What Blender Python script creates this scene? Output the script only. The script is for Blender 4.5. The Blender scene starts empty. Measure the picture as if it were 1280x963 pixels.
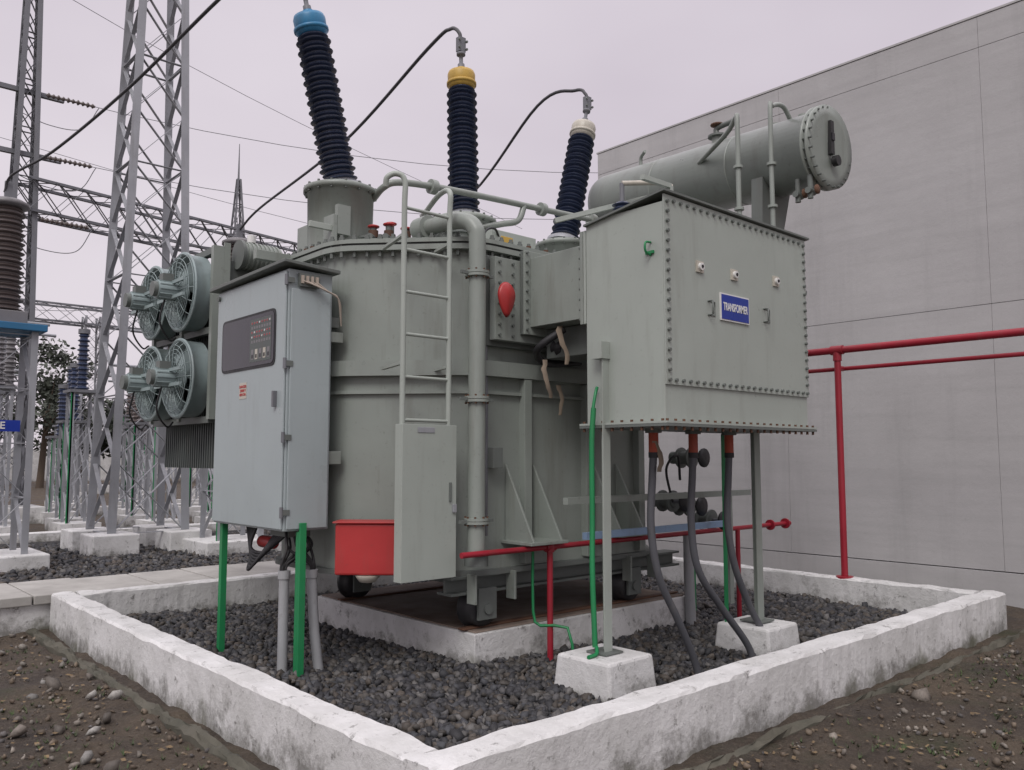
import bpy, math, random, bmesh
import numpy as np
from mathutils import Vector, Matrix
from mathutils import noise as mn
random.seed(7); np.random.seed(7)
scene=bpy.context.scene
scene.view_settings.view_transform='Standard'
scene.view_settings.look='None'
scene.view_settings.exposure=0
V=Vector
# ---------------------------------------------------------------- materials
def newmat(name):
    m=bpy.data.materials.new(name); m.use_nodes=True
    nt=m.node_tree; b=nt.nodes['Principled BSDF']
    return m,nt,b
def N(nt,t,**kw):
    n=nt.nodes.new(t)
    for k,v in kw.items(): setattr(n,k,v)
    return n
def noise(nt,vec,scale,detail=4,rough=.55,mapscale=None):
    if mapscale:
        mp=N(nt,'ShaderNodeMapping'); mp.inputs['Scale'].default_value=mapscale
        nt.links.new(vec,mp.inputs['Vector']); vec=mp.outputs['Vector']
    n=N(nt,'ShaderNodeTexNoise'); n.inputs['Scale'].default_value=scale
    n.inputs['Detail'].default_value=detail; n.inputs['Roughness'].default_value=rough
    nt.links.new(vec,n.inputs['Vector']); return n.outputs['Fac']
def mrange(nt,v,a,b,c=0,d=1):
    n=N(nt,'ShaderNodeMapRange'); n.inputs[1].default_value=a;n.inputs[2].default_value=b
    n.inputs[3].default_value=c;n.inputs[4].default_value=d
    nt.links.new(v,n.inputs[0]); return n.outputs[0]
def mixc(nt,f,a,b,bt='MIX'):
    n=N(nt,'ShaderNodeMixRGB',blend_type=bt)
    for i,x in ((0,f),(1,a),(2,b)):
        if isinstance(x,(int,float)): n.inputs[i].default_value=x
        elif isinstance(x,tuple): n.inputs[i].default_value=(*x[:3],1)
        else: nt.links.new(x,n.inputs[i])
    return n.outputs[0]
def math_(nt,op,a,b=0.0):
    n=N(nt,'ShaderNodeMath',operation=op)
    for i,x in ((0,a),(1,b)):
        if isinstance(x,(int,float)): n.inputs[i].default_value=x
        else: nt.links.new(x,n.inputs[i])
    return n.outputs[0]
def bump(nt,b,h,strength,dist=.01):
    n=N(nt,'ShaderNodeBump'); n.inputs['Strength'].default_value=strength
    n.inputs['Distance'].default_value=dist
    nt.links.new(h,n.inputs['Height']); nt.links.new(n.outputs[0],b.inputs['Normal'])
def paint(name,col,rough=.45,metal=0,var=.12,dirt=.35,dirtcol=(.10,.085,.065),bumps=0,scale=1.6):
    m,nt,b=newmat(name)
    o=N(nt,'ShaderNodeTexCoord').outputs['Object']
    n1=noise(nt,o,scale,4,.6)
    lo=tuple(c*(1-var) for c in col); hi=tuple(c*(1+var) for c in col)
    c=mixc(nt,mrange(nt,n1,.3,.7),lo,hi)
    if dirt>0:
        st=noise(nt,o,1.0,4,.65,(7,7,.9))
        sp=noise(nt,o,22,3,.7)
        f=math_(nt,'MULTIPLY',mrange(nt,st,.52,.78),dirt)
        c=mixc(nt,f,c,dirtcol)
        f2=math_(nt,'MULTIPLY',mrange(nt,sp,.62,.75),dirt*.8)
        c=mixc(nt,f2,c,tuple(x*.8 for x in dirtcol))
    nt.links.new(c,b.inputs['Base Color'])
    b.inputs['Metallic'].default_value=metal
    r=mrange(nt,n1,.3,.7,max(.05,rough-.1),min(1,rough+.15))
    nt.links.new(r,b.inputs['Roughness'])
    if bumps>0: bump(nt,b,noise(nt,o,7,3,.5),bumps,.01)
    return m
M={}
M['tank']=paint('tank_paint',(.250,.278,.252),.36,var=.08,dirt=.38,bumps=.14)
M['box']=paint('cable_box_paint',(.34,.375,.34),.36,var=.05,dirt=.22,bumps=.14)
M['cab']=paint('cabinet_paint',(.345,.395,.40),.34,var=.05,dirt=.15,bumps=.08)
M['tdark']=paint('dark_grey_paint',(.13,.145,.135),.5,dirt=.3)
M['fin']=paint('radiator_paint',(.09,.105,.10),.5,dirt=.4)
M['fan']=paint('fan_paint',(.27,.335,.335),.45,dirt=.35)
M['porc']=paint('dark_blue_porcelain',(.040,.054,.100),.25,var=.15,dirt=.3,dirtcol=(.14,.14,.15))
M['porcb']=paint('brown_porcelain',(.11,.09,.085),.3,var=.15,dirt=.3)
M['porcg']=paint('grey_porcelain',(.17,.165,.17),.4,dirt=.2)
M['bluecap']=paint('blue_paint',(.03,.20,.38),.4,dirt=.4)
M['yelcap']=paint('yellow_paint',(.48,.31,.06),.4,dirt=.45)
M['crmcap']=paint('cream_paint',(.50,.47,.40),.4,dirt=.45)
M['red']=paint('red_paint',(.40,.03,.03),.4,var=.12,dirt=.35)
M['redpipe']=paint('red_pipe_paint',(.31,.015,.03),.4,dirt=.3)
M['green']=paint('green_paint',(.015,.22,.075),.45,dirt=.35)
M['galv']=paint('galvanised_steel',(.31,.32,.34),.5,metal=.2,dirt=.35)
M['galvd']=paint('weathered_steel',(.17,.175,.19),.55,metal=.2,dirt=.3)
M['black']=paint('black_rubber',(.018,.018,.02),.5,dirt=.25,dirtcol=(.12,.11,.1))
M['cable']=paint('cable_sheath',(.080,.082,.092),.55,dirt=.45,dirtcol=(.20,.19,.18))
M['wire']=paint('stranded_conductor',(.05,.05,.055),.5,dirt=.2)
M['sheath']=paint('orange_sleeve',(.35,.06,.03),.5,dirt=.2)
M['rust']=paint('rusty_steel',(.10,.05,.03),.75,var=.3,dirt=.4,dirtcol=(.2,.08,.03))
M['white']=paint('white_plastic',(.7,.7,.68),.4,dirt=.1)
M['bluesign']=paint('blue_sign_enamel',(.012,.035,.28),.3,dirt=.08)
M['glass']=paint('dark_window',(.022,.020,.028),.08,var=.3,dirt=.1)
M['pvc']=paint('pvc_conduit',(.36,.37,.38),.45,dirt=.4)
M['bluepipe']=paint('pale_blue_pipe',(.25,.36,.52),.45,dirt=.35)
M['cloth']=paint('jute_rag',(.20,.16,.12),.9,var=.4,dirt=.4)
M['blueplat']=paint('blue_platform',(.02,.13,.26),.5,dirt=.2)
M['copper']=paint('beige_wire',(.42,.36,.3),.5,dirt=.1)
M['grass']=paint('weed_green',(.045,.07,.022),.7,var=.4,dirt=.4,dirtcol=(.12,.10,.05))
M['litter']=paint('dry_leaves',(.17,.12,.065),.8,var=.5,dirt=.3)

def whitewash():
    m,nt,b=newmat('whitewashed_concrete')
    o=N(nt,'ShaderNodeTexCoord').outputs['Object']
    sx=N(nt,'ShaderNodeSeparateXYZ'); nt.links.new(o,sx.inputs[0])
    c=mixc(nt,mrange(nt,noise(nt,o,2.5,5,.65),.3,.7),(.52,.52,.505),(.72,.72,.715))
    low=mrange(nt,sx.outputs[2],-.04,.22,.20,-.03)
    n2=math_(nt,'ADD',noise(nt,o,3.2,7,.76),low)
    c=mixc(nt,mrange(nt,n2,.575,.74,0,.85),c,(.17,.165,.15))
    c=mixc(nt,mrange(nt,noise(nt,o,9,7,.8),.57,.66,0,.75),c,(.12,.115,.105))
    moss=math_(nt,'ADD',noise(nt,o,1.4,5,.7),low)
    c=mixc(nt,mrange(nt,moss,.68,.82,0,.7),c,(.09,.092,.05))
    nt.links.new(c,b.inputs['Base Color']); b.inputs['Roughness'].default_value=.85
    bump(nt,b,noise(nt,o,18,6,.7),.7,.015)
    return m
M['ww']=whitewash()
def concrete(name,a,bb,sc=.6,k=1.0):
    m,nt,b=newmat(name)
    o=N(nt,'ShaderNodeTexCoord').outputs['Object']
    c=mixc(nt,mrange(nt,noise(nt,o,sc,6,.6),.3,.7),a,bb)
    c=mixc(nt,mrange(nt,noise(nt,o,1,4,.6,(.6,.6,9)),.45,.75,0,.28*k),c,tuple(x*.8 for x in a))
    c=mixc(nt,mrange(nt,noise(nt,o,1,5,.7,(2.5,2.5,.25)),.52,.8,0,.45*k),c,tuple(x*.72 for x in a))
    c=mixc(nt,mrange(nt,noise(nt,o,30,3,.6),.6,.8,0,.3),c,tuple(x*.7 for x in a))
    nt.links.new(c,b.inputs['Base Color']); b.inputs['Roughness'].default_value=.9
    bump(nt,b,noise(nt,o,14,6,.7),.35,.01)
    return m
M['wall']=concrete('precast_concrete',(.375,.37,.37),(.46,.455,.455))
M['walld']=concrete('joint_concrete',(.24,.235,.23),(.30,.29,.285))
M['conc']=concrete('old_concrete',(.055,.055,.040),(.125,.115,.09),sc=2.5)
M['slab']=concrete('slab_concrete',(.30,.29,.27),(.47,.46,.43),sc=2.0)
M['plinthtop']=concrete('stained_plinth',(.14,.09,.065),(.28,.235,.20),sc=3)
def groundmat():
    m,nt,b=newmat('bare_earth')
    o=N(nt,'ShaderNodeTexCoord').outputs['Object']
    c=mixc(nt,mrange(nt,noise(nt,o,1.3,6,.75),.38,.62),(.050,.036,.025),(.128,.098,.068))
    c=mixc(nt,mrange(nt,noise(nt,o,30,5,.78),.52,.68,0,.6),c,(.20,.165,.125))
    c=mixc(nt,mrange(nt,noise(nt,o,.8,6,.75),.54,.68,0,.7),c,(.045,.055,.022))
    vo=N(nt,'ShaderNodeTexVoronoi'); vo.inputs['Scale'].default_value=41; nt.links.new(o,vo.inputs['Vector'])
    c=mixc(nt,mrange(nt,vo.outputs['Distance'],.0,.22,.22,0),c,(.22,.19,.155))
    nt.links.new(c,b.inputs['Base Color'])
    nt.links.new(mrange(nt,noise(nt,o,1.3,4,.7),.38,.62,.55,.95),b.inputs['Roughness'])
    h=math_(nt,'ADD',noise(nt,o,12,9,.78),math_(nt,'MULTIPLY',vo.outputs['Distance'],-.25))
    bump(nt,b,h,1.0,.06)
    return m
M['ground']=groundmat()
def gravelbed():
    m,nt,b=newmat('gravel_bed')
    o=N(nt,'ShaderNodeTexCoord').outputs['Object']
    vo=N(nt,'ShaderNodeTexVoronoi'); vo.inputs['Scale'].default_value=26; nt.links.new(o,vo.inputs['Vector'])
    sep=N(nt,'ShaderNodeSeparateColor'); nt.links.new(vo.outputs['Color'],sep.inputs[0])
    c=mixc(nt,sep.outputs[0],(.03,.03,.034),(.12,.115,.112))
    c=mixc(nt,mrange(nt,vo.outputs['Distance'],.25,.6),c,(.010,.010,.010))
    nt.links.new(c,b.inputs['Base Color']); b.inputs['Roughness'].default_value=.85
    bump(nt,b,math_(nt,'MULTIPLY',vo.outputs['Distance'],-1),1.0,.04)
    return m
M['gbed']=gravelbed()
def attrmat(name,rough=.7):
    m,nt,b=newmat(name)
    a=N(nt,'ShaderNodeAttribute'); a.attribute_name='col'
    o=N(nt,'ShaderNodeTexCoord').outputs['Object']
    c=mixc(nt,mrange(nt,noise(nt,o,60,3,.7),.4,.75,0,.5),a.outputs['Color'],(.02,.02,.02),)
    nt.links.new(c,b.inputs['Base Color']); b.inputs['Roughness'].default_value=rough
    return m
M['stone']=attrmat('stone_pieces'); 
def leafmat():
    m,nt,b=newmat('leaves')
    a=N(nt,'ShaderNodeAttribute'); a.attribute_name='col'
    nt.links.new(a.outputs['Color'],b.inputs['Base Color']); b.inputs['Roughness'].default_value=.6
    return m
M['leaf']=leafmat()
M['bark']=paint('bark',(.10,.075,.055),.9,dirt=.2)

# ---------------------------------------------------------------- mesh builder
class MB:
    def __init__(s): s.v=[];s.f=[];s.m=[];s.sm=[];s.mats=[]
    def mi(s,k):
        if k not in s.mats: s.mats.append(k)
        return s.mats.index(k)
    def add(s,vs,fs,mat,smooth=False):
        o=len(s.v); i=s.mi(mat); s.v.extend([tuple(v) for v in vs])
        for f in fs:
            s.f.append([o+q for q in f]); s.m.append(i); s.sm.append(smooth)
    def box(s,lo,hi,mat):
        x0,y0,z0=lo;x1,y1,z1=hi
        vs=[(x0,y0,z0),(x1,y0,z0),(x1,y1,z0),(x0,y1,z0),(x0,y0,z1),(x1,y0,z1),(x1,y1,z1),(x0,y1,z1)]
        s.add(vs,[(0,3,2,1),(4,5,6,7),(0,1,5,4),(1,2,6,5),(2,3,7,6),(3,0,4,7)],mat)
    def obox(s,c,sx,sy,sz,ang,mat):
        c=V(c);a=V((math.cos(ang),math.sin(ang),0));b=V((-math.sin(ang),math.cos(ang),0));z=V((0,0,1))
        vs=[c+a*(i*sx/2)+b*(j*sy/2)+z*(k*sz/2) for k in(-1,1) for (i,j) in((-1,-1),(1,-1),(1,1),(-1,1))]
        s.add(vs,[(0,3,2,1),(4,5,6,7),(0,1,5,4),(1,2,6,5),(2,3,7,6),(3,0,4,7)],mat)
    def frame(s,d,up=None):
        d=V(d).normalized()
        u=V(up) if up else (V((0,0,1)) if abs(d.z)<.95 else V((1,0,0)))
        a=d.cross(u).normalized(); b=a.cross(d).normalized(); return d,a,b
    def beam(s,p1,p2,w,h,mat,up=None):
        p1=V(p1);p2=V(p2);d,a,b=s.frame(p2-p1,up)
        vs=[p+a*(i*w/2)+b*(j*h/2) for p in(p1,p2) for (i,j) in((-1,-1),(1,-1),(1,1),(-1,1))]
        s.add(vs,[(0,3,2,1),(4,5,6,7),(0,1,5,4),(1,2,6,5),(2,3,7,6),(3,0,4,7)],mat)
    def angle(s,p1,p2,w,mat,up=None,t=.008):
        p1=V(p1);p2=V(p2);d,a,b=s.frame(p2-p1,up)
        pr=[(0,0),(w,0),(w,t),(t,t),(t,w),(0,w)]
        pr=[(x-w/2,y-w/2) for x,y in pr]
        vs=[p+a*x+b*y for p in(p1,p2) for x,y in pr]
        fs=[(i,(i+1)%6,6+(i+1)%6,6+i) for i in range(6)]+[(5,4,3,2,1,0),(6,7,8,9,10,11)]
        s.add(vs,fs,mat)
    def cyl(s,p1,p2,r,mat,r2=None,seg=16,smooth=True):
        if r2 is None:r2=r
        p1=V(p1);p2=V(p2);d,a,b=s.frame(p2-p1)
        vs=[];
        for p,rr in((p1,r),(p2,r2)):
            for i in range(seg):
                t=2*math.pi*i/seg; vs.append(p+a*(math.cos(t)*rr)+b*(math.sin(t)*rr))
        s.add(vs,[(i,(i+1)%seg,seg+(i+1)%seg,seg+i) for i in range(seg)],mat,smooth)
        s.add(vs[:seg],[tuple(range(seg))[::-1]],mat); s.add(vs[seg:],[tuple(range(seg))],mat)
    def lathe(s,p,d,prof,mat,seg=24,smooth=True):
        p=V(p);d,a,b=s.frame(d)
        vs=[]
        for r,h in prof:
            for i in range(seg):
                t=2*math.pi*i/seg; vs.append(p+d*h+a*(math.cos(t)*r)+b*(math.sin(t)*r))
        fs=[]
        for k in range(len(prof)-1):
            for i in range(seg):
                fs.append((k*seg+i,k*seg+(i+1)%seg,(k+1)*seg+(i+1)%seg,(k+1)*seg+i))
        s.add(vs,fs,mat,smooth)
        n=len(prof)-1
        s.add(vs[:seg],[tuple(range(seg))[::-1]],mat); s.add(vs[n*seg:],[tuple(range(seg))],mat)
    def tube(s,pts,r,mat,seg=10,sub=8):
        pts=[V(p) for p in pts]
        if sub>1 and len(pts)>2:
            q=[pts[0]*2-pts[1]]+pts+[pts[-1]*2-pts[-2]]; o=[]
            for i in range(1,len(q)-2):
                for k in range(sub):
                    t=k/sub
                    o.append(.5*((2*q[i])+(q[i+1]-q[i-1])*t+(2*q[i-1]-5*q[i]+4*q[i+1]-q[i+2])*t*t+(3*q[i]-q[i-1]-3*q[i+1]+q[i+2])*t**3))
            o.append(pts[-1]); pts=o
        vs=[];a=None
        for i,p in enumerate(pts):
            d=(pts[min(i+1,len(pts)-1)]-pts[max(i-1,0)]).normalized()
            if a is None: _,a,b=s.frame(d)
            a=(a-d*a.dot(d)).normalized(); b=d.cross(a)
            for k in range(seg):
                t=2*math.pi*k/seg; vs.append(p+a*(math.cos(t)*r)+b*(math.sin(t)*r))
        n=len(pts)
        fs=[(i*seg+k,i*seg+(k+1)%seg,(i+1)*seg+(k+1)%seg,(i+1)*seg+k) for i in range(n-1) for k in range(seg)]
        s.add(vs,fs,mat,True)
        s.add(vs[:seg],[tuple(range(seg))],mat); s.add(vs[-seg:],[tuple(range(seg))],mat)
    def prism(s,poly,z0,z1,mat,smooth=False):
        n=len(poly)
        vs=[(x,y,z0) for x,y in poly]+[(x,y,z1) for x,y in poly]
        s.add(vs,[(i,(i+1)%n,n+(i+1)%n,n+i) for i in range(n)],mat,smooth)
        s.add(vs[:n],[tuple(range(n))[::-1]],mat); s.add(vs[n:],[tuple(range(n))],mat)
    def bolts(s,p1,p2,n,nrm,mat='tdark',r=.013,h=.018):
        p1=V(p1);p2=V(p2);nrm=V(nrm)
        for i in range(n):
            p=p1.lerp(p2,i/(n-1) if n>1 else 0); s.cyl(p-nrm*.001,p+nrm*h,r,mat,seg=6,smooth=False)
    def build(s,name,parent=None,bevel=0):
        me=bpy.data.meshes.new(name); me.from_pydata(s.v,[],s.f)
        for k in s.mats: me.materials.append(M[k])
        me.polygons.foreach_set('material_index',s.m); me.polygons.foreach_set('use_smooth',s.sm)
        bm=bmesh.new(); bm.from_mesh(me); bmesh.ops.recalc_face_normals(bm,faces=bm.faces); bm.to_mesh(me); bm.free()
        ob=bpy.data.objects.new(name,me); scene.collection.objects.link(ob)
        if parent: ob.parent=parent
        if bevel:
            b=ob.modifiers.new('bevel','BEVEL'); b.width=bevel; b.segments=2; b.limit_method='ANGLE'; b.angle_limit=math.radians(50)
        return ob
def empty(name):
    e=bpy.data.objects.new(name,None); scene.collection.objects.link(e); e.empty_display_size=.2; return e
def text(name,s,loc,size,mat,rot,parent):
    c=bpy.data.curves.new(name,'FONT'); c.body=s; c.size=size; c.extrude=.001; c.align_x='CENTER'; c.align_y='CENTER'
    c.offset=size*.018
    o=bpy.data.objects.new(name,c); scene.collection.objects.link(o); o.location=loc; o.rotation_euler=rot
    c.materials.append(M[mat]); o.parent=parent; return o
def roundpoly(poly,r,n=5):
    out=[];L=len(poly)
    for i in range(L):
        p=V(poly[i]);a=V(poly[i-1]);b=V(poly[(i+1)%L])
        da=(a-p).normalized();db=(b-p).normalized()
        p1=p+da*r;p2=p+db*r
        for k in range(n+1):
            t=k/n; q=p1*(1-t)**2+p*2*t*(1-t)+p2*t*t; out.append((q.x,q.y))
    return out
def offpoly(poly,d):
    c=V((sum(p[0] for p in poly)/len(poly),sum(p[1] for p in poly)/len(poly)));out=[];L=len(poly)
    for i in range(L):
        p=V(poly[i]);a=V(poly[i-1]);b=V(poly[(i+1)%L])
        e1=(p-a).normalized();e2=(b-p).normalized()
        n1=V((e1.y,-e1.x));n2=V((e2.y,-e2.x)); n=(n1+n2).normalized()
        if n.dot(p-c)<0:n=-n
        k=1/max(.3,abs(n.dot(n1))); q=p+n*d*k; out.append((q.x,q.y))
    return out

# ---------------------------------------------------------------- world, sun, camera
w=bpy.data.worlds.new('World'); scene.world=w; w.use_nodes=True; nt=w.node_tree
bg=nt.nodes['Background']
sunv=V((-.62,-.42,.75)).normalized()
sky=N(nt,'ShaderNodeTexSky',sky_type='NISHITA'); sky.sun_disc=False
sky.sun_elevation=math.asin(sunv.z); sky.sun_rotation=math.atan2(sunv.x,sunv.y); sky.dust_density=4
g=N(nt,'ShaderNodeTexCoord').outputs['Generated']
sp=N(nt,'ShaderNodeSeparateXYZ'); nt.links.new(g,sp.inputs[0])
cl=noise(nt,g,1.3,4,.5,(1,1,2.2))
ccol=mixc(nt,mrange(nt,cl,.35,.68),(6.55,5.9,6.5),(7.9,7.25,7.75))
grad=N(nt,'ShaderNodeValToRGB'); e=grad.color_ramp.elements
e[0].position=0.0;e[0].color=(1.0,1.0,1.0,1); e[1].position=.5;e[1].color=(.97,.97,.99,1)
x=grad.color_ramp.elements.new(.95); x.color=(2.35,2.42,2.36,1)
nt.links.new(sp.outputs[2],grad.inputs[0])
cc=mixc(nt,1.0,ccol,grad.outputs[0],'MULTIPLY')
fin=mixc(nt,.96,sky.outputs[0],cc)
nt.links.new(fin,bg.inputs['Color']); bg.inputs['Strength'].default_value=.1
sl=bpy.data.lights.new('sun','SUN'); sl.energy=1.4; sl.angle=math.radians(24); sl.color=(1,.975,.94)
so=bpy.data.objects.new('sun',sl); scene.collection.objects.link(so)
so.rotation_euler=(-sunv).to_track_quat('-Z','Y').to_euler(); so.location=(0,0,20)
cam=bpy.data.cameras.new('camera'); cam.lens=29.25; cam.sensor_width=36; cam.clip_end=1500; cam.clip_start=.05
co=bpy.data.objects.new('camera',cam); scene.collection.objects.link(co)
co.location=(0,0,1.6); co.rotation_euler=(math.radians(95),0,math.radians(-42)); scene.camera=co

# ---------------------------------------------------------------- ground sheet
def gz(x,y):
    p=V((x,y,0)); return -.06+.035*mn.noise(p*1.3)+.024*mn.noise(p*4)+.014*mn.noise(p*10)
def ground():
    fine=np.arange(-3,12.01,.06)
    far=np.array([16,22,30,45,70,110,180,300,500,800.])
    xs=np.concatenate([-far[::-1],[-8,-5],fine,[13.5],far[0:]])
    ys=xs.copy()
    X,Y=np.meshgrid(xs,ys,indexing='ij')
    Z=np.full(X.shape,-.06)
    for i in range(len(xs)):
        if not -3<=xs[i]<=12: continue
        for j in range(len(ys)):
            if -3<=ys[j]<=12: Z[i,j]=gz(xs[i],ys[j])
    n0,n1=X.shape
    vs=np.stack([X.ravel(),Y.ravel(),Z.ravel()],1)
    idx=np.arange(n0*n1).reshape(n0,n1)
    fs=np.stack([idx[:-1,:-1].ravel(),idx[1:,:-1].ravel(),idx[1:,1:].ravel(),idx[:-1,1:].ravel()],1)
    me=bpy.data.meshes.new('ground'); me.from_pydata(vs.tolist(),[],fs.tolist()); me.materials.append(M['ground'])
    me.polygons.foreach_set('use_smooth',[True]*len(fs))
    o=bpy.data.objects.new('ground',me); scene.collection.objects.link(o)
ground()
def stones(name,n,regions,rmin,rmax,cols,zf,flat=.7,excl=(),pw=1.8,patch=False):
    t=(1+5**.5)/2
    tv=np.array([(-1,t,0),(1,t,0),(-1,-t,0),(1,-t,0),(0,-1,t),(0,1,t),(0,-1,-t),(0,1,-t),(t,0,-1),(t,0,1),(-t,0,-1),(-t,0,1)])/math.sqrt(1+t*t)
    tf=np.array([(0,11,5),(0,5,1),(0,1,7),(0,7,10),(0,10,11),(1,5,9),(5,11,4),(11,10,2),(10,7,6),(7,1,8),(3,9,4),(3,4,2),(3,2,6),(3,6,8),(3,8,9),(4,9,5),(2,4,11),(6,2,10),(8,6,7),(9,8,1)])
    ar=np.array([(r[2]-r[0])*(r[3]-r[1])*(r[4] if len(r)>4 else 1) for r in regions]); ch=np.random.choice(len(regions),n,p=ar/ar.sum())
    R=np.array([r[:4] for r in regions])[ch]
    x=R[:,0]+(R[:,2]-R[:,0])*np.random.rand(n); y=R[:,1]+(R[:,3]-R[:,1])*np.random.rand(n)
    keep=np.ones(n,bool)
    for e in excl: keep&=~((x>e[0])&(x<e[2])&(y>e[1])&(y<e[3]))
    if patch:
        keep&=np.array([mn.noise(V((a*1.4,b_*1.4,7)))+.5*mn.noise(V((a*4,b_*4,2)))>random.uniform(-.5,.25) for a,b_ in zip(x,y)])
    x=x[keep];y=y[keep];n=len(x)
    s=rmin+(rmax-rmin)*np.random.rand(n)**pw
    q=np.random.randn(n,4);q/=np.linalg.norm(q,axis=1)[:,None]
    a,b,c,d=q.T
    Rm=np.stack([1-2*(c*c+d*d),2*(b*c-a*d),2*(b*d+a*c),2*(b*c+a*d),1-2*(b*b+d*d),2*(c*d-a*b),2*(b*d-a*c),2*(c*d+a*b),1-2*(b*b+c*c)],1).reshape(n,3,3)
    loc=tv[None]*(1+.45*np.random.uniform(-1,1,(n,12,1)))*np.stack([np.ones(n),np.random.uniform(.6,.95,n),np.random.uniform(.4,.8,n)],1)[:,None,:]
    P=np.einsum('nij,nkj->nki',Rm,loc)*s[:,None,None]
    P[:,:,2]*=flat+.2
    z=zf(x,y)+s*.25+np.random.rand(n)*s*.5
    P+=np.stack([x,y,z],1)[:,None,:]
    F=(tf[None]+12*np.arange(n)[:,None,None]).reshape(-1,3)
    me=bpy.data.meshes.new(name); me.vertices.add(n*12); me.vertices.foreach_set('co',P.ravel())
    me.loops.add(len(F)*3); me.loops.foreach_set('vertex_index',F.ravel())
    me.polygons.add(len(F)); me.polygons.foreach_set('loop_start',np.arange(len(F))*3)
    try: me.polygons.foreach_set('loop_total',np.full(len(F),3))
    except Exception: pass
    me.update(calc_edges=True); me.validate()
    at=me.color_attributes.new('col','FLOAT_COLOR','POINT')
    cols=np.array(cols); k=np.random.randint(0,len(cols),n); cc=cols[k]*(.6+.8*np.random.rand(n))[:,None]
    C=np.ones((n,12,4));C[:,:,:3]=cc[:,None,:]; at.data.foreach_set('color',C.ravel())
    me.materials.append(M['stone'])
    o=bpy.data.objects.new(name,me); scene.collection.objects.link(o)
PL=(4.08,4.95,6.75,7.35)
dark=[(.045,.045,.050),(.075,.073,.074),(.032,.032,.036),(.12,.115,.11),(.06,.054,.048),(.085,.072,.06),(.05,.052,.058)]
def gvz(x,y): return .025*np.sin(x*2.1+y)*np.cos(y*1.7-x*.6)+.010*np.sin(x*7)*np.sin(y*6)-.005
stones('gravel',42000,[(2.36,3.1,8.8,8.8)],.018,.048,dark,gvz,excl=[(PL[0]+.05,PL[1]+.05,PL[2]-.05,PL[3]-.05)],pw=1.7)
br=[(.12,.09,.062),(.16,.125,.09),(.08,.058,.04),(.22,.195,.165),(.11,.10,.095)]
gzv=lambda x,y: np.array([gz(a,b) for a,b in zip(x,y)])
stones('loose_pebbles',16000,[(-.6,1.2,1.98,9.0),(1.6,.6,9.5,2.68)],.003,.028,br,gzv,pw=3.2,patch=True)
stones('yard_gravel',15000,[(0,10.2,9.5,17)],.03,.060,dark,lambda x,y:0*x-.005)
stones('rubble',60,[(3,1.6,9.5,2.68),(.6,3,1.95,8.5)],.03,.075,[(.24,.22,.19),(.15,.13,.11),(.3,.29,.27)],gzv,pw=1.6)
b=MB(); b.box((2.3,3.05,-.3),(8.9,8.9,-.012),'gbed'); b.build('gravel_bed')
b=MB(); b.box((-6,10.15,-.3),(10.3,18,.0),'gbed'); b.build('yard_gravel_bed')
def scatter(name,n,mat,regs,kind):
    b=MB()
    for i in range(n):
        r=random.choice(regs); x=random.uniform(r[0],r[2]); y=random.uniform(r[1],r[3]); z=gz(x,y)
        if mn.noise(V((x*1.1,y*1.1,4)))<(-.05 if kind=='w' else -.3): continue
        if kind=='w':
            for k in range(random.randint(4,8)):
                a=random.uniform(0,6.28);L=random.uniform(.015,.05);wd=.004; dx,dy=math.cos(a),math.sin(a)
                b.add([(x-dy*wd,y+dx*wd,z),(x+dy*wd,y-dx*wd,z),(x+dx*L*.8,y+dy*L*.8,z+L*.8)],[(0,1,2)],mat)
        else:
            a=random.uniform(0,6.28);L=random.uniform(.010,.028); dx,dy=math.cos(a)*L,math.sin(a)*L; t=random.uniform(0,.5)*L
            b.add([(x-dx,y-dy,z+.014),(x+dy*.5,y-dx*.5,z+.014+t),(x+dx,y+dy,z+.016+t*.4),(x-dy*.5,y+dx*.5,z+.012)],[(0,1,2,3)],mat)
    b.build(name)
regs=[(-.2,1.8,1.95,8.5),(2.0,1.0,8.5,2.65)]
scatter('weeds',2000,'grass',regs,'w'); scatter('leaf_litter',1700,'litter',regs,'l')

# kerbs
def jitterbox(b,lo,hi,mat,step=.12,amp=.006,seed=0):
    ax=0 if hi[0]-lo[0]>hi[1]-lo[1] else 1
    n=max(2,int((hi[ax]-lo[ax])/step)); rings=[]
    for i in range(n+1):
        t=lo[ax]+(hi[ax]-lo[ax])*i/n
        o=1-ax; c=.016+.012*max(0,mn.noise(V((t*2.3,lo[o]*3,1))))
        pr=[(lo[o],lo[2]),(lo[o],hi[2]-c),(lo[o]+c,hi[2]),((lo[o]+hi[o])/2,hi[2]),(hi[o]-c,hi[2]),(hi[o],hi[2]-c),(hi[o],lo[2])]
        ring=[]
        for k,(u,z) in enumerate(pr):
            j=amp*1.4*mn.noise(V((t*3,k*3.1,lo[o])))+random.uniform(-amp,amp)*.35
            jz=(amp*1.4*mn.noise(V((t*3.5,k*2.1,9+lo[o])))+random.uniform(-amp,amp)*.3) if k not in(0,6) else 0
            p=[0,0,z+jz]; p[ax]=t; p[o]=u+j; ring.append(tuple(p))
        rings.append(ring)
    vs=[p for r in rings for p in r]; fs=[]
    for i in range(n):
        for k in range(6): fs.append((i*7+k,i*7+k+1,(i+1)*7+k+1,(i+1)*7+k))
    fs.append(tuple(range(7))); fs.append(tuple(n*7+k for k in range(7)))
    b.add(vs,fs,mat,False)
b=MB()
jitterbox(b,(2.15,3.1,-.2),(2.35,9.0,.30),'ww',.07,.010)
jitterbox(b,(2.15,2.89,-.2),(9.02,3.093,.303),'ww',.07,.010)
jitterbox(b,(8.8,3.1,-.2),(9.0,14,.30),'ww',.07,.010)
jitterbox(b,(2.36,8.8,-.2),(8.79,9.0,.297),'ww',.07,.010)
b.build('concrete_kerb')
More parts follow.
